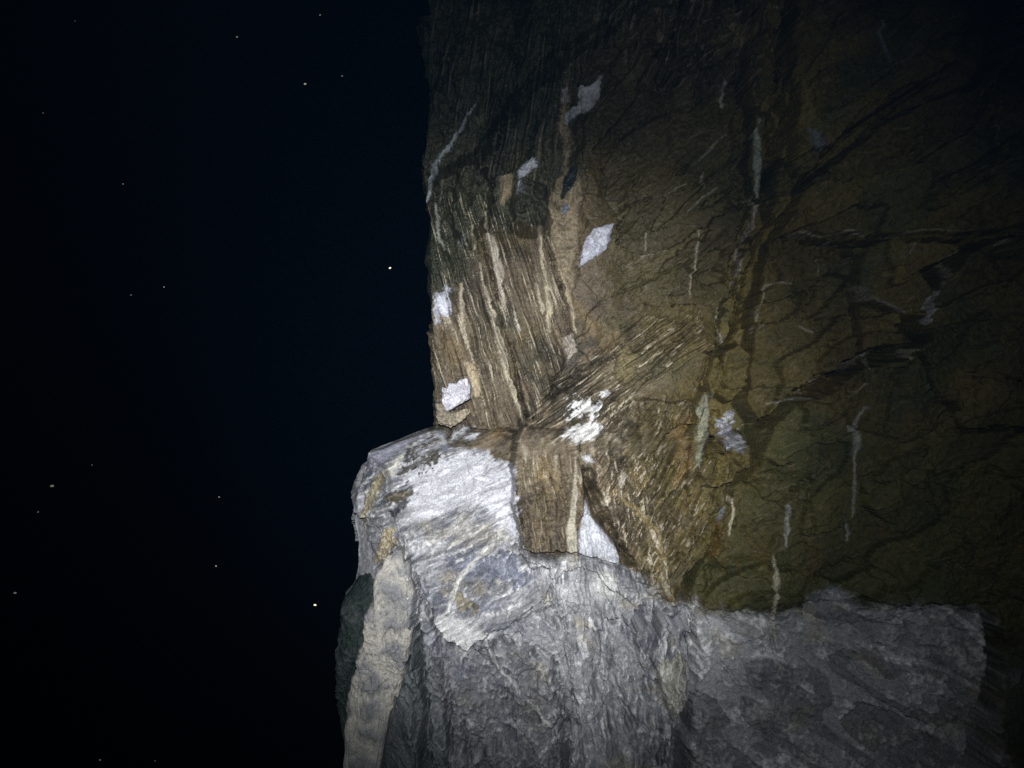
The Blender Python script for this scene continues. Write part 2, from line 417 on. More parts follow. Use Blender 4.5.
def vein(name, thing, px, w, col, raise_=.005, rough=.5, keep=True, wob=1.0):
    P, hw, w = strip(px, w)
    sd = line_dist(P, hw, Ug[w] + .006 * noiseB[w], Vg[w]) + wob * .005 * (noiseC[w] + .6 * noiseB[w])
    m = 1 - sstep(-.0025, .0025, sd)
    n = (1 + .35 * noiseC[w] + .35 * noiseD[w] + .3 * noiseB[w])[..., None]
    C[w] += (np.asarray(col, np.float32) * n - C[w]) * (m * .9)[..., None]
    R[w] += (rough - R[w]) * m
    Hd[w] += raise_ * m * np.sqrt(np.clip(-sd / max(hw), 0, 1))
    if keep: new_part(name, thing, w, m > .5)

def crack(px, w, depth):
    P, hw, w = strip(px, w)
    sd = line_dist(P, hw, Ug[w] + .009 * noiseB[w], Vg[w] + .006 * noiseB[w]) + .0035 * noiseC[w]
    Hd[w] -= depth * (1 - sstep(-max(hw), .004, sd))

TAN = (.36, .30, .20); PALE = (.52, .49, .43); WHITE = (.66, .66, .68); GREYW = (.50, .51, .54)
# --- wall, upper left
patch("tan_streak", "wall", [(566,62),(571,64),(570,95),(566,122),(572,140),(570,165),(580,180),(582,225),(576,262),(574,300),(572,325),(566,300),(556,262),(549,236),(549,205),(553,186),(563,172),(563,142),(558,124),(562,95)], (.25,.205,.135), -.012, .42, .012, .4, True, .92, .007)
patch("pale_scar_or_glint", "wall", [(577,88),(588,83),(602,76),(601,95),(590,110),(576,119),(566,124),(564,116),(576,108),(580,99)], (.50,.52,.56), .006, .5, .006)
patch("pale_scar_or_glint", "wall", [(562,91),(567,88),(567,101),(562,103)], GREYW)
patch("pale_scar_or_glint", "wall", [(517,176),(525,166),(537,157),(536,170),(528,176),(519,181)], (.45,.47,.52))
patch("pale_scar_or_glint", "wall", [(515,190),(523,182),(522,194),(516,197)], (.45,.47,.52), .003)
patch("tan_flake", "wall", [(500,176),(511,172),(512,195),(503,211),(499,205)], (.26,.21,.13), .008)
patch("pale_scar_or_glint", "wall", [(584,242),(590,232),(612,226),(609,240),(606,250),(594,258),(586,263),(579,267),(581,252)], (.56,.57,.64), .010, .45, .004)
patch("wet_hollow", "wall", [(562,190),(564,178),(570,168),(577,170),(575,182),(568,192),(562,196)], (.030,.045,.055), -.014, .12, .001)
patch("grey_sliver", "wall", [(561,208),(566,200),(571,202),(568,210),(562,213)], (.22,.23,.27), -.004, .3, .001)
vein("edge_flake", "wall", [(426,203),(431,180),(438,160),(450,146),(462,122),(475,104)], [2,4,5,5,3,1], (.34,.38,.40), .012)
patch("hanging_block", "wall", [(515,206),(521,182),(547,186),(549,214),(540,228),(528,229),(514,222)], (.022,.024,.013), .006, .5, .006, .3, False, .85)
patch("moss_flake", "wall", [(474,114),(484,110),(486,122),(478,127)], (.16,.18,.11))
patch("pale_scar_or_glint", "wall", [(434,300),(443,286),(448,284),(453,300),(450,314),(438,316),(433,312)], (.56,.57,.62), .004, .5, .010)
patch("pale_scar_or_glint", "wall", [(433,312),(441,306),(440,322),(434,326)], (.50,.50,.54), .003, .5, .008)
patch("green_flake", "wall", [(460,238),(466,236),(464,248),(461,248)], (.26,.30,.27))
# mineral veins in the columns
vein("mineral_vein", "wall", [(489,236),(494,250),(500,280),(506,312)], [5,10,8,2], (.40,.36,.29), .010)
vein("mineral_vein", "wall", [(480,264),(485,288),(492,310),(497,336),(503,358),(511,384),(518,405),(523,422)], [2,3,4,7,7,6,5,2], (.44,.39,.29), .010)
vein("mineral_vein", "wall", [(540,230),(542,262),(546,288),(550,310),(549,330)], [4,4,5,8,5], (.42,.37,.26), .010)
vein("mineral_vein", "wall", [(536,284),(541,302),(543,312)], [1,3,4], (.44,.39,.29))
vein("mineral_vein", "wall", [(551,237),(558,262),(566,285),(572,308),(577,332)], [2,3,4,4,3], (.36,.30,.20))
vein("mineral_vein", "wall", [(461,285),(462,310),(462,330),(468,345),(474,362)], [4,6,7,5,2], (.40,.35,.26), .010)
vein("mineral_vein", "wall", [(473,225),(474,250)], [2,3], (.36,.32,.22))
vein("mineral_vein", "wall", [(514,312),(519,326),(521,336)], [1,3,1], PALE)
vein("mineral_vein", "wall", [(486,215),(488,232)], [2,4], (.34,.32,.22))
vein("mineral_vein", "wall", [(436,205),(440,240),(447,252)], [3,4,2], (.26,.27,.23))
patch("tan_flake", "wall", [(461,362),(476,366),(480,382),(484,398),(472,398),(467,380)], (.40,.33,.22), .014, .4)
patch("pale_flake", "wall", [(562,338),(574,332),(577,352),(568,362)], (.40,.36,.30), .010, .4)
patch("ochre_block", "wall", [(614,350),(626,348),(638,356),(636,378),(624,386),(613,376)], (.165,.135,.065), .012, .45, .008)
# wet glints in the fold, painted as bright patches
patch("pale_scar_or_glint", "wall", [(566,412),(574,402),(598,398),(607,404),(598,412),(586,416),(570,418)], (.70,.69,.67), .004, .26, .020, .4)
patch("pale_scar_or_glint", "wall", [(562,432),(575,427),(590,424),(604,430),(594,440),(572,442)], (.66,.65,.63), .004, .26, .020, .4)
patch("pale_scar_or_glint", "wall", [(582,456),(590,455),(594,462),(586,464)], (.62,.61,.60), .003, .3)
# middle and right of the wall
patch("ochre_stain", "wall", [(672,418),(690,414),(691,440),(688,474),(676,492),(668,480),(676,450)], (.17,.105,.035), .002, .4, .016, .3, False, .55, .012)
patch("lichen_strip", "wall", [(697,408),(706,394),(714,396),(712,440),(702,464),(694,468),(696,440)], (.24,.235,.165), .004, .5, .010, .4)
patch("pale_scar_or_glint", "wall", [(722,420),(733,418),(745,422),(746,440),(738,452),(726,452),(716,448),(726,436)], (.46,.46,.50), .004, .45, .016, .4)
vein("mineral_vein", "wall", [(745,203),(744,235),(741,262),(736,286)], [3,3,2,1], (.34,.30,.25), .006)
vein("mineral_vein", "wall", [(697,232),(695,262),(694,296)], [2,3,1], (.32,.27,.20))
vein("mineral_vein", "wall", [(762,118),(766,140),(765,165),(762,192)], [5,10,8,5], (.30,.33,.27), .008)
vein("mineral_vein", "wall", [(778,4),(782,25),(774,50)], [5,7,3], (.28,.28,.22), .004)
vein("mineral_vein", "wall", [(727,78),(728,98)], [2,3], (.46,.46,.48), .003)
vein("mineral_vein", "wall", [(875,24),(884,42),(894,60)], [4,4,3], (.20,.23,.23), .005)
patch("pale_scar_or_glint", "wall", [(806,128),(820,136),(826,148),(818,152),(808,142)], (.19,.20,.21), .004)
vein("mineral_vein", "wall", [(944,290),(936,302),(928,316),(922,324)], [4,5,5,3], (.36,.35,.34), .006)
vein("mineral_vein", "wall", [(858,286),(868,296),(885,302),(908,312)], [2,3,2,2], (.24,.22,.18), .004)
vein("mineral_vein", "wall", [(850,424),(856,436),(852,460),(850,500),(848,540)], [5,7,3,2,2], (.30,.30,.26), .004)
vein("mineral_vein", "wall", [(733,500),(737,512),(732,528),(730,536)], [3,3,4,1], (.46,.42,.30), .006)
vein("mineral_vein", "wall", [(773,556),(774,575),(770,600),(772,618),(775,640)], [2,5,3,4,5], (.36,.33,.24), .006)
vein("mineral_vein", "wall", [(788,505),(789,525),(785,545)], [3,4,2], (.28,.28,.25), .004)
vein("mineral_vein", "wall", [(1004,120),(998,150)], [2,2], (.20,.20,.12), .003)
vein("mineral_vein", "wall", [(918,50),(900,62)], [2,2], (.18,.19,.13), .003)
vein("mineral_vein", "wall", [(860,408),(850,424)], [3,4], (.28,.27,.22), .003)
patch("rust_stain", "wall", [(711,522),(722,518),(724,545),(718,562),(710,555)], (.15,.09,.026), .0, .4, .012, .3, False, .6, .010)
patch("grey_sliver", "wall", [(720,512),(727,500),(724,516),(718,524)], (.20,.205,.21), .004)
# tongue and fold
patch("dark_stain", "wall", [(510,478),(540,486),(584,480),(582,562),(515,556)], (.060,.045,.030), .0, .34, .02, .5, False, .62, .02)
vein("mineral_vein", "wall", [(576,452),(575,480),(573,505),(571,530),(571,556)], [1,4,6,8,12], (.42,.385,.30), .008)
patch("bare_scar", "wall", [(583,492),(586,506),(592,518),(602,528),(612,542),(617,552),(617,563),(596,560),(580,556),(577,545),(580,528)], (.47,.48,.51), .0, .40, .004, .25, False)
vein("curved_rib", "wall", [(622,500),(634,506),(645,518),(652,532),(660,552),(666,575),(668,596)], [5,8,10,10,8,7,5], (.24,.19,.09), .022)
patch("pale_flake", "wall", [(646,526),(652,528),(657,542),(655,546),(648,536)], (.44,.38,.27), .010)
patch("pale_flake", "wall", [(661,556),(665,560),(668,594),(664,592),(662,574)], (.42,.38,.28), .012)
patch("pale_flake", "wall", [(630,508),(640,504),(654,514),(650,518),(640,512)], (.44,.40,.28), .008)
patch("pale_flake", "wall", [(622,472),(625,474),(618,494),(616,496),(618,480)], (.50,.45,.36), .010)
patch("pale_flake", "wall", [(602,490),(606,496),(609,508),(604,506)], (.52,.47,.36), .008)
patch("pale_flake", "wall", [(523,442),(526,450),(526,462),(523,460)], (.46,.40,.30), .008)
patch("pale_flake", "wall", [(554,458),(557,470),(556,474)], (.46,.40,.30), .006)
patch("pale_flake", "wall", [(529,440),(534,434),(535,440),(531,444)], (.46,.42,.34), .006)
# --- the pale ledge
patch("white_face", "ledge", [(404,462),(432,462),(446,454),(452,450),(475,452),(478,449),(497,459),(515,467),(514,510),(520,545),(505,528),(480,508),(450,512),(425,520),(408,516),(398,500),(410,488),(400,478)], (.52,.52,.545), .002, .6, .014, .14, True, 1.0, .008)
patch("dark_crust", "ledge", [(401,472),(404,456),(424,446),(440,440),(452,444),(438,452),(430,464),(412,474)], (.075,.070,.060), .006, .5, .030)
patch("dark_crust", "ledge", [(424,444),(446,434),(470,428),(482,434),(470,440),(452,446),(436,448)], (.085,.076,.058), .006, .5, .034)
patch("dark_crust", "ledge", [(383,494),(396,489),(412,486),(418,491),(408,500),(392,502)], (.10,.085,.060), .005, .5, .010)
patch("dark_crust", "ledge", [(390,510),(398,510),(396,520),(391,519)], (.06,.065,.070), .003, .5, .010)
patch("dark_crust", "ledge", [(398,506),(406,498),(412,498),(402,510)], (.11,.11,.12), .003, .5, .004)
for fx, fy, fr in ((412,462,5),(424,452,6),(436,446,5),(447,440,5),(458,433,4),(466,429,4),(472,437,4),(420,468,4)):
    patch("bare_fleck", "ledge", [(fx - fr * 1.6, fy + fr * .6), (fx - fr * .2, fy - fr * .5), (fx + fr * 1.5, fy - fr * .7), (fx + fr * .5, fy + fr * .5)], (.50,.50,.52), -.003, .55, .012, .2)
patch("tan_facet", "ledge", [(372,480),(386,470),(384,482),(374,502),(366,520),(363,532),(361,520)], (.42,.37,.25), .004, .5, .004)
patch("tan_facet", "ledge", [(384,528),(396,525),(394,545),(388,556),(374,566),(372,560),(378,546)], (.42,.36,.24), .006, .5, .005)
patch("pale_scar_or_glint", "ledge", [(388,466),(404,452),(402,460),(392,478),(386,476)], (.60,.58,.52), .003)
patch("slate_facet", "ledge", [(371,452),(404,441),(420,436),(400,450),(386,462),(372,470),(367,474)], (.20,.20,.24), .0, .5, .004, .15)
vein("quartz_vein", "ledge", [(396,540),(400,552),(406,566)], [2,4,3], (.50,.46,.38), .004)
patch("white_edge", "ledge", [(436,610),(452,612),(470,622),(486,628),(492,630),(468,652),(448,645),(438,638)], (.50,.50,.49), .004, .55, .010)
patch("slate_or_shade_band", "ledge", [(448,560),(470,554),(500,556),(532,572),(528,590),(505,582),(470,575),(450,572)], (.16,.17,.22), -.002, .5, .018, .2, True, .85)
patch("slate_or_shade_band", "ledge", [(420,585),(445,590),(470,598),(500,606),(480,612),(445,604),(424,600)], (.18,.19,.23), -.002, .5, .018, .2, True, .7)
patch("ochre_stain", "ledge", [(418,525),(450,522),(490,524),(512,540),(490,548),(455,542),(424,540)], (.36,.32,.24), .0, .55, .020, .2, False, .35)
patch("ochre_stain", "ledge", [(452,592),(470,600),(478,612),(462,608)], (.26,.22,.12), .0, .55, .010, .2, False, .7)
patch("ochre_stain", "ledge", [(500,690),(530,692),(548,712),(530,722),(505,708)], (.13,.10,.06), .0, .55, .018, .2, False, .6, .01)
patch("slate_or_shade_band", "ledge", [(430,644),(468,658),(500,636),(530,650),(556,676),(566,720),(572,800),(440,800),(436,690)], (.085,.088,.100), -.002, .5, .026, .3, True, .72, .012)  # dark slate, carried on downwards to paint in the torch's falloff
vein("quartz_vein", "ledge", [(486,640),(500,668),(520,692),(548,716),(566,740)], [2,3,2,3,1], (.42,.42,.41), .003)
vein("quartz_vein", "ledge", [(540,748),(556,732),(566,728)], [2,4,2], (.46,.46,.45), .003)
patch("pale_scar_or_glint", "ledge", [(524,556),(560,558),(612,566),(616,598),(590,612),(562,602),(545,588)], (.44,.44,.45), .0, .5, .026, .3, False, .6, .02)
vein("quartz_vein", "ledge", [(506,524),(492,542),(478,556),(462,574),(453,592),(450,608)], [2,5,4,5,4,3], (.50,.49,.46), .004, .5, True, .5)
vein("quartz_vein", "ledge", [(563,560),(565,580),(563,590)], [4,4,1], (.62,.62,.62), .003)
patch("pale_scar_or_glint", "ledge", [(596,566),(610,568),(617,575),(614,598),(606,602),(596,595)], (.50,.50,.48), .003, .5, .008)
patch("pale_scar_or_glint", "ledge", [(543,592),(553,598),(548,612),(543,604)], (.52,.50,.45), .004)
patch("pale_scar_or_glint", "ledge", [(652,660),(662,650),(676,652),(684,664),(676,690),(666,706),(656,690)], (.40,.39,.34), .003, .5, .010)
# lower right grey slab
vein("quartz_vein", "wall", [(772,618),(776,640),(780,650)], [5,4,2], (.44,.43,.38), .003)
patch("pale_scar_or_glint", "wall", [(760,690),(790,700),(812,722),(800,730),(776,712),(752,740),(744,732),(764,710)], (.38,.38,.37), .002, .6, .020, .2, True, .6)
patch("pale_scar_or_glint", "wall", [(705,614),(745,614),(768,620),(774,650),(756,640),(726,630),(706,640)], (.38,.38,.37), .002, .6, .020, .2, True, .6)
patch("pale_scar_or_glint", "wall", [(860,622),(905,610),(945,624),(940,650),(910,662),(870,640)], (.34,.35,.36), .002, .6, .026, .2, True, .5)
patch("pale_scar_or_glint", "wall", [(1004,668),(1016,668),(1016,680),(1006,684)], (.36,.38,.38), .003)
grn, _ = zone([(990,650),(1900,560),(1900,1900),(960,1900)], 14)
C = mix(C, (.045, .062, .045), grn * .75)
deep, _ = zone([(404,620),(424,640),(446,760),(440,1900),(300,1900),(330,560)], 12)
C = mix(C, (.06, .075, .078), deep * .75)  # shade of the crevice by the leaning slab, painted dark blue-green

# edge highlights of the blocks painted as pale lines, with a few fresh chips
EDGE_LIGHT = (.30, .275, .20)
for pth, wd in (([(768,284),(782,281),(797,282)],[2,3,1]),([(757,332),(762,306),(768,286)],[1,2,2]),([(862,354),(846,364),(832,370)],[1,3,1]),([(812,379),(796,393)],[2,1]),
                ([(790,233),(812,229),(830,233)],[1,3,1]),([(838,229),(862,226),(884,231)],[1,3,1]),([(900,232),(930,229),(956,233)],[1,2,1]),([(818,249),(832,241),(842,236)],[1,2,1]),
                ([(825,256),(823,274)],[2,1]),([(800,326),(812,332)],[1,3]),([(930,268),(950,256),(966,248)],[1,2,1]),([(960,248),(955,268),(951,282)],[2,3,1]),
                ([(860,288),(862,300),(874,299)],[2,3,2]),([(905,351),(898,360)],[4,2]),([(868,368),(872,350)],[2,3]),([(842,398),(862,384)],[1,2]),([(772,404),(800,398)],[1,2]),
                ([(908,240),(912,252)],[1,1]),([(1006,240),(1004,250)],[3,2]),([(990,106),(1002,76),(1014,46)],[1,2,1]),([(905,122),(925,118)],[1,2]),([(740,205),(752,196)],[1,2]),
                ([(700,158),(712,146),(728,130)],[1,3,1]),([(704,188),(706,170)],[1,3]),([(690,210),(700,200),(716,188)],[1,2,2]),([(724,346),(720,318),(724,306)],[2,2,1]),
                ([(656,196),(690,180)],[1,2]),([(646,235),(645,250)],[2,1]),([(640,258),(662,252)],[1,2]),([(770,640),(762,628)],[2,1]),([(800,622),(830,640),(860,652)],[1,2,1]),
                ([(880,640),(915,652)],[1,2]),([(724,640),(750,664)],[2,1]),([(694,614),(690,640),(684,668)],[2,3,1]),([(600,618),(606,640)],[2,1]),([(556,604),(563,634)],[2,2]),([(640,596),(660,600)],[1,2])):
    vein("highlight_chip", "wall" if pth[0][0] > 700 or pth[0][1] < 560 else "ledge", pth, wd, EDGE_LIGHT if pth[0][1] < 600 else (.46,.46,.44), .004, .45, True, .8)
# joints
crack([(785,237),(815,230),(850,231),(900,233),(950,236),(1010,230),(1040,222)], [4,5,4,5,6,8,6], .05)
crack([(792,0),(790,60),(786,120),(778,170),(768,210),(756,240),(752,275),(742,310),(728,345)], [14,16,13,10,9,10,10,10,5], .10)
crack([(728,345),(716,352),(704,352)], [5,4,2], .05)
crack([(750,300),(738,325),(724,348)], [10,12,4], .07)
crack([(852,292),(856,330),(853,352)], [3,4,3], .03)
crack([(862,352),(838,368),(812,378),(790,396)], [4,5,5,2], .05)
crack([(905,345),(896,365),(884,395),(878,430)], [6,3,2,1], .04)
crack([(924,330),(912,336),(904,344)], [6,10,6], .05)
crack([(1005,240),(1008,262),(1012,285)], [3,4,2], .05)
crack([(986,612),(988,660),(977,712),(970,768)], [8,9,7,9], .08)
crack([(772,640),(779,655),(785,675),(789,692),(778,706),(773,720),(770,738)], [2,2.5,2.5,2,2,2,1], .02)
crack([(581,558),(598,560),(617,563),(628,566),(645,572)], [2,2.5,3,2,2], .02)
crack([(617,563),(616,585),(612,600)], [2,2,1.5], .02)
crack([(620,585),(640,584),(660,590)], [1.5,2,2], .018)
crack([(655,652),(650,665),(643,678)], [3,3,2], .03)
crack([(676,640),(672,665),(668,690),(664,705)], [2,3,2,2], .03)
crack([(690,606),(688,640),(680,665),(672,690)], [3,4,3,2], .035)
crack([(668,602),(684,590),(704,562),(720,526),(735,492)], [3,4,3,3,2], .03)
crack([(700,458),(716,452),(748,442)], [2,3,2], .025)
crack([(636,640),(640,656),(650,664)], [2,2,1], .02)
crack([(410,560),(414,600),(415,650),(420,700),(426,780)], [3,8,14,16,18], .16)
crack([(432,600),(440,650),(446,700),(450,780)], [2,4,6,8], .06)
crack([(395,540),(388,552),(374,570)], [2,2.5,2], .02)
crack([(484,474),(494,462)], [2,1.5], .012)
crack([(436,660),(452,690),(462,725),(470,770)], [2,3,3,5], .03)
crack([(556,600),(566,630),(572,680),(585,768)], [2,2,2,3], .02)
crack([(542,560),(552,590),(556,600)], [1.5,1.5,1.5], .012)
crack([(690,340),(660,345),(640,330)], [2,3,1], .02)
crack([(545,236),(552,260),(560,292),(568,330)], [2,2,2,2], .02)
crack([(620,10),(560,55),(505,105),(476,150)], [4,5,5,3], .05)
crack([(803,182),(850,130),(900,98),(958,62)], [4,5,4,3], .05)
crack([(1004,60),(1000,90),(990,140)], [4,4,3], .05)
for pth in ([(640,120),(660,105),(690,60)],[(620,210),(650,196),(700,180),(735,160)],[(600,300),(640,285),(690,262),(730,225)],[(880,160),(905,150),(940,120)],
            [(870,190),(868,225)],[(880,430),(900,470),(905,520)],[(930,460),(960,500),(970,560)],[(800,470),(812,520),(806,560)],[(960,300),(990,330),(1024,340)],
            [(820,640),(850,660),(880,690)],[(860,690),(900,712),(930,740)],[(720,660),(740,690),(748,730)],[(600,650),(606,690),(598,740)],[(630,690),(625,730),(634,768)],[(490,640),(520,690),(560,740)]):
    crack(pth, [1.5] + [2.2] * (len(pth) - 2) + [1], .016)

# ---------------------------------------------------------------- positions: front of the crag, then round the corner on to the flank
s_back = np.maximum(-Sg, 0)
turn = sstep(0, .07, s_back)
X = Uf - .012 * turn - turn * Hd * .8 + .10 * s_back
Y = D - Hc - (1 - turn) * Hd + s_back
Yc = np.repeat((Y[:, np.argmin(np.abs(cols))])[:, None], NC, 1)
Z = Vg + CAM_Z
verts = np.stack([X, Y, Z], -1).reshape(-1, 3).astype(np.float32)
C = np.clip(C, .004, .85)
col4 = np.concatenate([C, R[..., None]], -1).reshape(-1, 4).astype(np.float32)   # rgb + roughness in alpha

# ---------------------------------------------------------------- materials
def rock_material():
    m = bpy.data.materials.new("rock")
    m.use_nodes = True
    nt = m.node_tree; N = nt.nodes; Lk = nt.links
    b = N["Principled BSDF"]
    at = N.new("ShaderNodeAttribute"); at.attribute_name = "rock"
    tc = N.new("ShaderNodeTexCoord")
    n1 = N.new("ShaderNodeTexNoise"); n1.inputs['Scale'].default_value = 190; n1.inputs['Detail'].default_value = 4; n1.inputs['Roughness'].default_value = .65
    n2 = N.new("ShaderNodeTexNoise"); n2.inputs['Scale'].default_value = 60; n2.inputs['Detail'].default_value = 5
    for n in (n1, n2): Lk.new(tc.outputs['Object'], n.inputs['Vector'])
    mr = N.new("ShaderNodeMapRange"); mr.inputs['From Min'].default_value = .3; mr.inputs['From Max'].default_value = .7
    mr.inputs['To Min'].default_value = .66; mr.inputs['To Max'].default_value = 1.34
    Lk.new(n1.outputs['Fac'], mr.inputs['Value'])
    mu = N.new("ShaderNodeVectorMath"); mu.operation = 'SCALE'
    Lk.new(at.outputs['Color'], mu.inputs[0]); Lk.new(mr.outputs[0], mu.inputs['Scale'])
    Lk.new(mu.outputs[0], b.inputs['Base Color'])
    ra = N.new("ShaderNodeMath"); ra.operation = 'MULTIPLY_ADD'; ra.inputs[1].default_value = .45
    Lk.new(n2.outputs['Fac'], ra.inputs[0])
    rs = N.new("ShaderNodeMath"); rs.operation = 'SUBTRACT'; rs.inputs[1].default_value = .22
    Lk.new(at.outputs['Alpha'], rs.inputs[0]); Lk.new(rs.outputs[0], ra.inputs[2])
    Lk.new(ra.outputs[0], b.inputs['Roughness'])
    ad = N.new("ShaderNodeMath"); ad.operation = 'MULTIPLY_ADD'; ad.inputs[1].default_value = 2.0
    Lk.new(n2.outputs['Fac'], ad.inputs[0]); Lk.new(n1.outputs['Fac'], ad.inputs[2])
    bp = N.new("ShaderNodeBump"); bp.inputs['Strength'].default_value = .8; bp.inputs['Distance'].default_value = .004
    Lk.new(ad.outputs[0], bp.inputs['Height']); Lk.new(bp.outputs[0], b.inputs['Normal'])
    b.inputs['IOR'].default_value = 1.45
    b.inputs['Specular IOR Level'].default_value = .38
    return m
ROCK = rock_material()

def simple_material(name, col, rough=.7, bump_scale=12):
    m = bpy.data.materials.new(name); m.use_nodes = True
    nt = m.node_tree; N = nt.nodes; Lk = nt.links; b = N["Principled BSDF"]
    n = N.new("ShaderNodeTexNoise"); n.inputs['Scale'].default_value = bump_scale; n.inputs['Detail'].default_value = 6
    r = N.new("ShaderNodeValToRGB")
    r.color_ramp.elements[0].color = tuple(c * .6 for c in col) + (1,); r.color_ramp.elements[1].color = tuple(min(1, c * 1.3) for c in col) + (1,)
    Lk.new(n.outputs['Fac'], r.inputs[0]); Lk.new(r.outputs[0], b.inputs['Base Color'])
    bp = N.new("ShaderNodeBump"); bp.inputs['Strength'].default_value = .4
    Lk.new(n.outputs['Fac'], bp.inputs['Height']); Lk.new(bp.outputs[0], b.inputs['Normal'])
    b.inputs['Roughness'].default_value = rough
    return m

# ---------------------------------------------------------------- objects
def thing(name, label, cat, loc):
    o = bpy.data.objects.new(name, None)
    o.empty_display_size = .2
    o.location = loc
    scene.collection.objects.link(o)
    o["label"] = label; o["category"] = cat; o["kind"] = "thing"
    return o

def mesh_object(name, co, quads, colors=None, mat=None, parent=None):
    me = bpy.data.meshes.new(name)
    nq = len(quads)
    me.vertices.add(len(co)); me.vertices.foreach_set("co", np.ascontiguousarray(co, np.float32).ravel())
    me.loops.add(nq * 4); me.loops.foreach_set("vertex_index", np.ascontiguousarray(quads, np.int32).ravel())
    me.polygons.add(nq)
    me.polygons.foreach_set("loop_start", np.arange(0, nq * 4, 4, dtype=np.int32))
    me.polygons.foreach_set("use_smooth", np.ones(nq, bool))
    me.update(calc_edges=True)
    if colors is not None:
        a = me.attributes.new("rock", 'FLOAT_COLOR', 'POINT')
        a.data.foreach_set("color", np.ascontiguousarray(colors, np.float32).ravel())
    me.materials.append(mat or ROCK)
    o = bpy.data.objects.new(name, me)
    scene.collection.objects.link(o)
    if parent is not None: o.parent = parent
    return o

wall = thing("rock_wall", "tall brown stained rock wall, striated at its left edge and fractured into blocks", "rock wall", (.8, 3.0, 0))
ledge = thing("rock_ledge", "pale grey rock ledge with bright white top jutting out below the brown wall", "rock ledge", (-.2, 2.7, 0))
THINGS = {"wall": wall, "ledge": ledge}

a = (np.arange(NR - 1)[:, None] * NC + np.arange(NC - 1)[None, :])
quads = np.stack([a, a + 1, a + NC + 1, a + NC], -1).reshape(-1, 4)
fid = part_id[:-1, :-1].reshape(-1)
names = {s['idx']: (s['name'], s['thing']) for s in SLABS}
names.update({p: (n, t) for p, n, t in PARTS})
sorter = np.argsort(fid, kind='stable'); fs = fid[sorter]
bounds = np.flatnonzero(np.diff(fs)) + 1
LABELS = {"tan_streak": "vertical tan streak running down the groove", "wet_hollow": "small dark wet hollow in the tan streak",
          "white_face": "bright white bare face of the ledge", "tongue": "brown crusted tongue of rock hanging over the grey rock",
          "curved_rib": "curved ochre rib with pale flakes", "grey_slab": "bare grey slab below the brown crust"}
def pieces(chunk):
    """edge-connected groups of chart faces"""
    left = set(chunk.tolist()); out = []; W = NC - 1
    while left:
        seed = left.pop(); grp = [seed]; stack = [seed]
        while stack:
            f = stack.pop()
            for g_ in (f - 1, f + 1, f - W, f + W):
                if g_ in left: left.discard(g_); grp.append(g_); stack.append(g_)
        out.append(np.array(sorted(grp)))
    return sorted(out, key=len, reverse=True)
base_id = Lab[:-1, :-1].reshape(-1)
todo = []
for chunk in np.split(sorter, bounds):              # slivers of a feature fall back to the slab they lie on
    pid = int(fid[chunk[0]])
    if pid >= 1000:
        for pc in pieces(chunk):
            if len(pc) < 14: fid[pc] = base_id[pc]
            else: todo.append((pid, pc))
fb = np.where(fid < 1000, fid, -1)
for pid in range(len(SLABS)):
    ch = np.flatnonzero(fb == pid)
    if len(ch): todo.append((pid, ch))
slab_object = {}
for pid, chunk in sorted(todo, key=lambda t: t[0] >= 1000):
    nm, th = names[pid]
    q = quads[chunk]
    used, inv = np.unique(q, return_inverse=True)
    par = THINGS[th]
    o = mesh_object(nm, verts[used] - np.array(par.location, np.float32), inv.reshape(-1, 4), col4[used], ROCK, par)
    if pid < 1000: slab_object[pid] = o
    else:                                           # a vein or scar belongs to the slab it lies on
        under = int(np.bincount(base_id[chunk]).argmax())
        if under in slab_object and names[under][1] == th: o.parent = slab_object[under]
    if nm in LABELS: o["label"] = LABELS[nm]

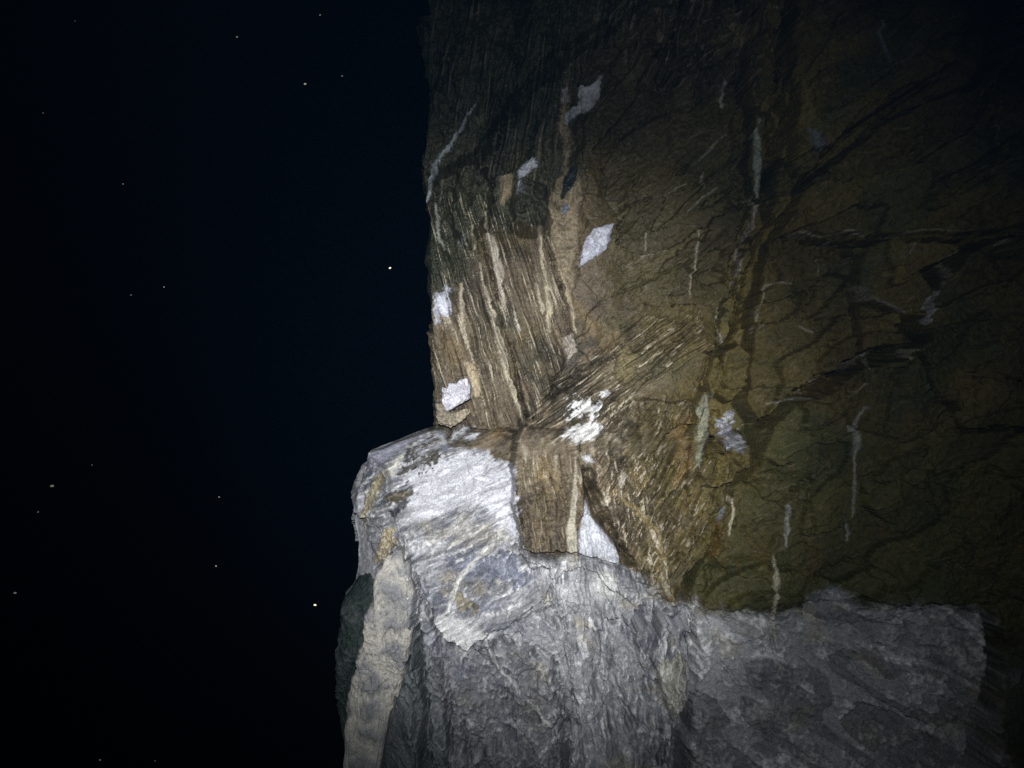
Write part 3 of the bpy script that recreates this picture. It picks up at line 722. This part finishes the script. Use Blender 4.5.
def outline_rock(name, px, y_front, thick, label, cat, cols_, seed, rough=.55, n_t=260, n_p=150, pw=3.0, tilt=(0, 0), noise=.012, jag=.05):
    """closed stone: traced outline at its own distance, rounded towards a real back"""
    k = y_front / F_PX
    P = np.array([((x - 512) * k, (384 - y) * k) for x, y in px]); cen = P.mean(0)
    th = np.linspace(0, 2 * math.pi, n_t, endpoint=False)
    rr = np.zeros(n_t)
    for i, t in enumerate(th):
        dx, dy = math.cos(t), math.sin(t); best = .01
        for j in range(len(P)):
            a0 = P[j] - cen; e = P[(j + 1) % len(P)] - P[j]
            den = dx * e[1] - dy * e[0]
            if abs(den) < 1e-9: continue
            r = (a0[0] * e[1] - a0[1] * e[0]) / den; s = (a0[0] * dy - a0[1] * dx) / den
            if r > 0 and -1e-6 <= s <= 1 + 1e-6: best = max(best, r)
        rr[i] = best
    k1 = n_p // 2
    rho = 1 - (1 - np.linspace(0.002, 1, k1)) ** 1.5             # rings from the middle of the front to the rim, then back
    prof = np.clip(1 - rho ** pw, 0, 1) ** (1 / pw)
    cp = np.concatenate([rho, rho[-2::-1]]); sp = np.concatenate([prof, -prof[-2::-1]])
    n_p = len(cp)
    TH, CP = np.meshgrid(th, cp); _, SP = np.meshgrid(th, sp)
    ang = np.stack([np.cos(th), np.sin(th)])
    rr = rr * (1 + jag * fbm(ang[0] * 4 + seed, ang[1] * 4, seed, 4))
    RR = np.repeat(rr[None], n_p, 0)
    x = cen[0] + RR * CP * np.cos(TH); z = cen[1] + RR * CP * np.sin(TH); y = y_front + thick * .5 - SP * thick * .5
    y = y + tilt[0] * (x - cen[0]) + tilt[1] * (z - cen[1])
    fa, _ = facets((x * 16 + z * 5 + y * 5).astype(np.float32), (z * 7 - x * 4 + y * 9).astype(np.float32), seed, 1.2)
    nb = fbm(x * 12 + y * 7, z * 12 - y * 5, seed, 4); nc = fbm(x * 70 + y * 30, z * 70 - y * 41, seed + 4, 3)
    d = noise * (.55 * fa + .6 * nb + .35 * nc)
    x = x + d * CP * np.cos(TH) * .35; z = z + d * CP * np.sin(TH) * .35; y = y - d * np.clip(SP * 4, -1, 1)
    co = np.stack([x, y, z + CAM_Z], -1).reshape(-1, 3)
    i0 = np.arange(n_p - 1)[:, None] * n_t; j0 = np.arange(n_t)[None]; j1 = (j0 + 1) % n_t
    qd = np.stack([i0 + j0, i0 + n_t + j0, i0 + n_t + j1, i0 + j1], -1).reshape(-1, 4)[:, ::-1]
    ca, cb = np.array(cols_[0]), np.array(cols_[1])
    t = sstep(-.3, .5, nb + .5 * nc)[..., None]
    pit = sstep(.55, .9, nc)[..., None]
    c = (ca + (cb - ca) * t) * (1 + .35 * nc[..., None]) * (1 - .45 * pit)
    c4 = np.concatenate([np.clip(c, .005, .85), np.full(nb.shape + (1,), rough)], -1).reshape(-1, 4)
    base = np.array([cen[0], y_front, CAM_Z + P[:, 1].min()])
    o = mesh_object(name, co - base, qd, c4, ROCK)
    o.location = base
    o["label"] = label; o["category"] = cat; o["kind"] = "thing"
    return o

outline_rock("leaning_slab", [(371,580),(384,563),(400,558),(409,563),(411,600),(410,645),(404,668),(399,690),(390,720),(382,750),(374,800),(336,800),(344,740),(348,700),(354,670),(362,640),(366,612),(374,598)], 2.60, .14,
             "long pale tan slab leaning upright against the left side of the grey ledge", "rock", ((.40, .38, .335), (.20, .20, .205)), 301, .6, pw=6.0, noise=.018, jag=.16)
outline_rock("boulder", [(332,640),(338,604),(352,580),(372,570),(392,600),(384,700),(372,830),(345,830),(336,740),(328,690)], 2.80, .40,
             "dim dark green rounded rock just behind the pale leaning slab", "rock", ((.018, .028, .024), (.038, .046, .044)), 311, .6, noise=.03)
outline_rock("loose_stone", [(441,387),(446,388),(449,383),(456,384),(460,379),(467,377),(470,386),(469,398),(461,404),(446,412),(441,400)], 2.82, .10,
             "small white faced stone perched on the ledge at the left foot of the wall", "rock", ((.62, .61, .66), (.42, .41, .44)), 321, .5, 200, 110, 6.0, (0, 0), .016)
outline_rock("loose_stone", [(433,404),(440,402),(446,414),(458,414),(466,408),(470,412),(460,422),(450,428),(437,424)], 2.83, .10,
             "small tan and grey stone wedged under the white faced stone", "rock", ((.22, .19, .14), (.34, .29, .21)), 331, .5, 200, 110, 5.0, (0, 0), .016)

# ground far below, in the dark
bm_co = np.array([(-300, -300, 0), (300, -300, 0), (300, 300, 0), (-300, 300, 0)], np.float32)
g = mesh_object("ground", bm_co, np.array([[0, 1, 2, 3]]), None, simple_material("dark_ground", (.03, .03, .028)))
g["kind"] = "structure"

# floating specks caught by the torch
mote = simple_material("mote", (.75, .68, .5), .8, 300)
SPECKS = [(52,486,2.4,"brightest tiny yellowish speck floating at the far left of the darkness"),(305,84,1.6,"tiny pale speck high in the darkness left of the wall top"),
          (390,268,1.5,"tiny pale speck in the darkness nearest the striated wall edge"),(315,605,1.8,"tiny white speck in the darkness just left of the dim green rock"),
          (15,593,1.8,"tiny speck low at the far left below the brightest yellowish one")]
SPECKS += [(237,37,1.3,"faint pale speck near the top edge, midway between left edge and wall"), (342,76,1.1,"faint speck just right of the pale speck beside the wall top"),
  (320,15,1.0,"faint speck at the very top edge, nearest to the wall top"), (75,21,.9,"very faint speck in the top left corner of the darkness"),
  (43,113,.9,"very faint speck below the top left corner, near the left edge"), (123,184,.9,"lone very faint speck in the upper left darkness, level with the wet hollow"),
  (131,295,1.0,"left one of two faint specks close together at middle height"), (164,287,.8,"right one of two faint specks close together at middle height"),
  (92,465,.8,"very faint speck just above and right of the brightest yellowish speck"), (38,512,1.0,"faint speck just below and left of the brightest yellowish speck"),
  (100,760,1.1,"faint speck at the bottom edge, the left one of two"), (216,566,.9,"faint speck left of and above the white one by the green rock"),
  (155,761,.8,"faint speck at the bottom edge, the right one of two"), (219,497,.8,"very faint speck midway between the brightest yellowish speck and the ledge")]
pr = random.Random(4)
def speck_mesh():
    import bmesh
    bm = bmesh.new(); bmesh.ops.create_icosphere(bm, subdivisions=2, radius=1)
    for v in bm.verts: v.co *= 1 + pr.uniform(-.18, .18)
    me = bpy.data.meshes.new("speck"); bm.to_mesh(me); bm.free(); me.materials.append(mote)
    return me
SM = speck_mesh()
for x, y, r, lab in SPECKS:
    d = pr.uniform(1.3, 2.0)
    o = bpy.data.objects.new("speck", SM)
    o.location = ((x - 512) / F_PX * d, d, CAM_Z + (384 - y) / F_PX * d)
    s = r * .5 * d / F_PX
    o.scale = (s * 1.5, s, s)
    o.rotation_euler = (0, pr.uniform(-.6, .6), 0)
    scene.collection.objects.link(o)
    o["label"] = lab
    o["category"] = "speck"; o["group"] = "specks floating in the dark"

# the hazy night air that the torch lights
def haze_box(lo, hi):
    x0, y0, z0 = lo; x1, y1, z1 = hi
    co = np.array([(x0,y0,z0),(x1,y0,z0),(x1,y1,z0),(x0,y1,z0),(x0,y0,z1),(x1,y0,z1),(x1,y1,z1),(x0,y1,z1)], np.float32)
    q = np.array([[3,2,1,0],[4,5,6,7],[0,1,5,4],[1,2,6,5],[2,3,7,6],[3,0,4,7]])
    m = bpy.data.materials.new("haze"); m.use_nodes = True
    nt = m.node_tree; nt.nodes.clear()
    out = nt.nodes.new("ShaderNodeOutputMaterial"); v = nt.nodes.new("ShaderNodeVolumePrincipled")
    v.inputs['Color'].default_value = (.18, .50, 1.0, 1); v.inputs['Density'].default_value = HAZE
    v.inputs['Anisotropy'].default_value = 0.0
    nt.links.new(v.outputs[0], out.inputs['Volume'])
    o = mesh_object("haze", co, q, None, m)
    o["kind"] = "stuff"
    return o
HAZE = .0008
haze_box((-302, -302, -1), (302, 302, CAM_Z + 5.4))
print("built in", round(time.time() - T0, 1))
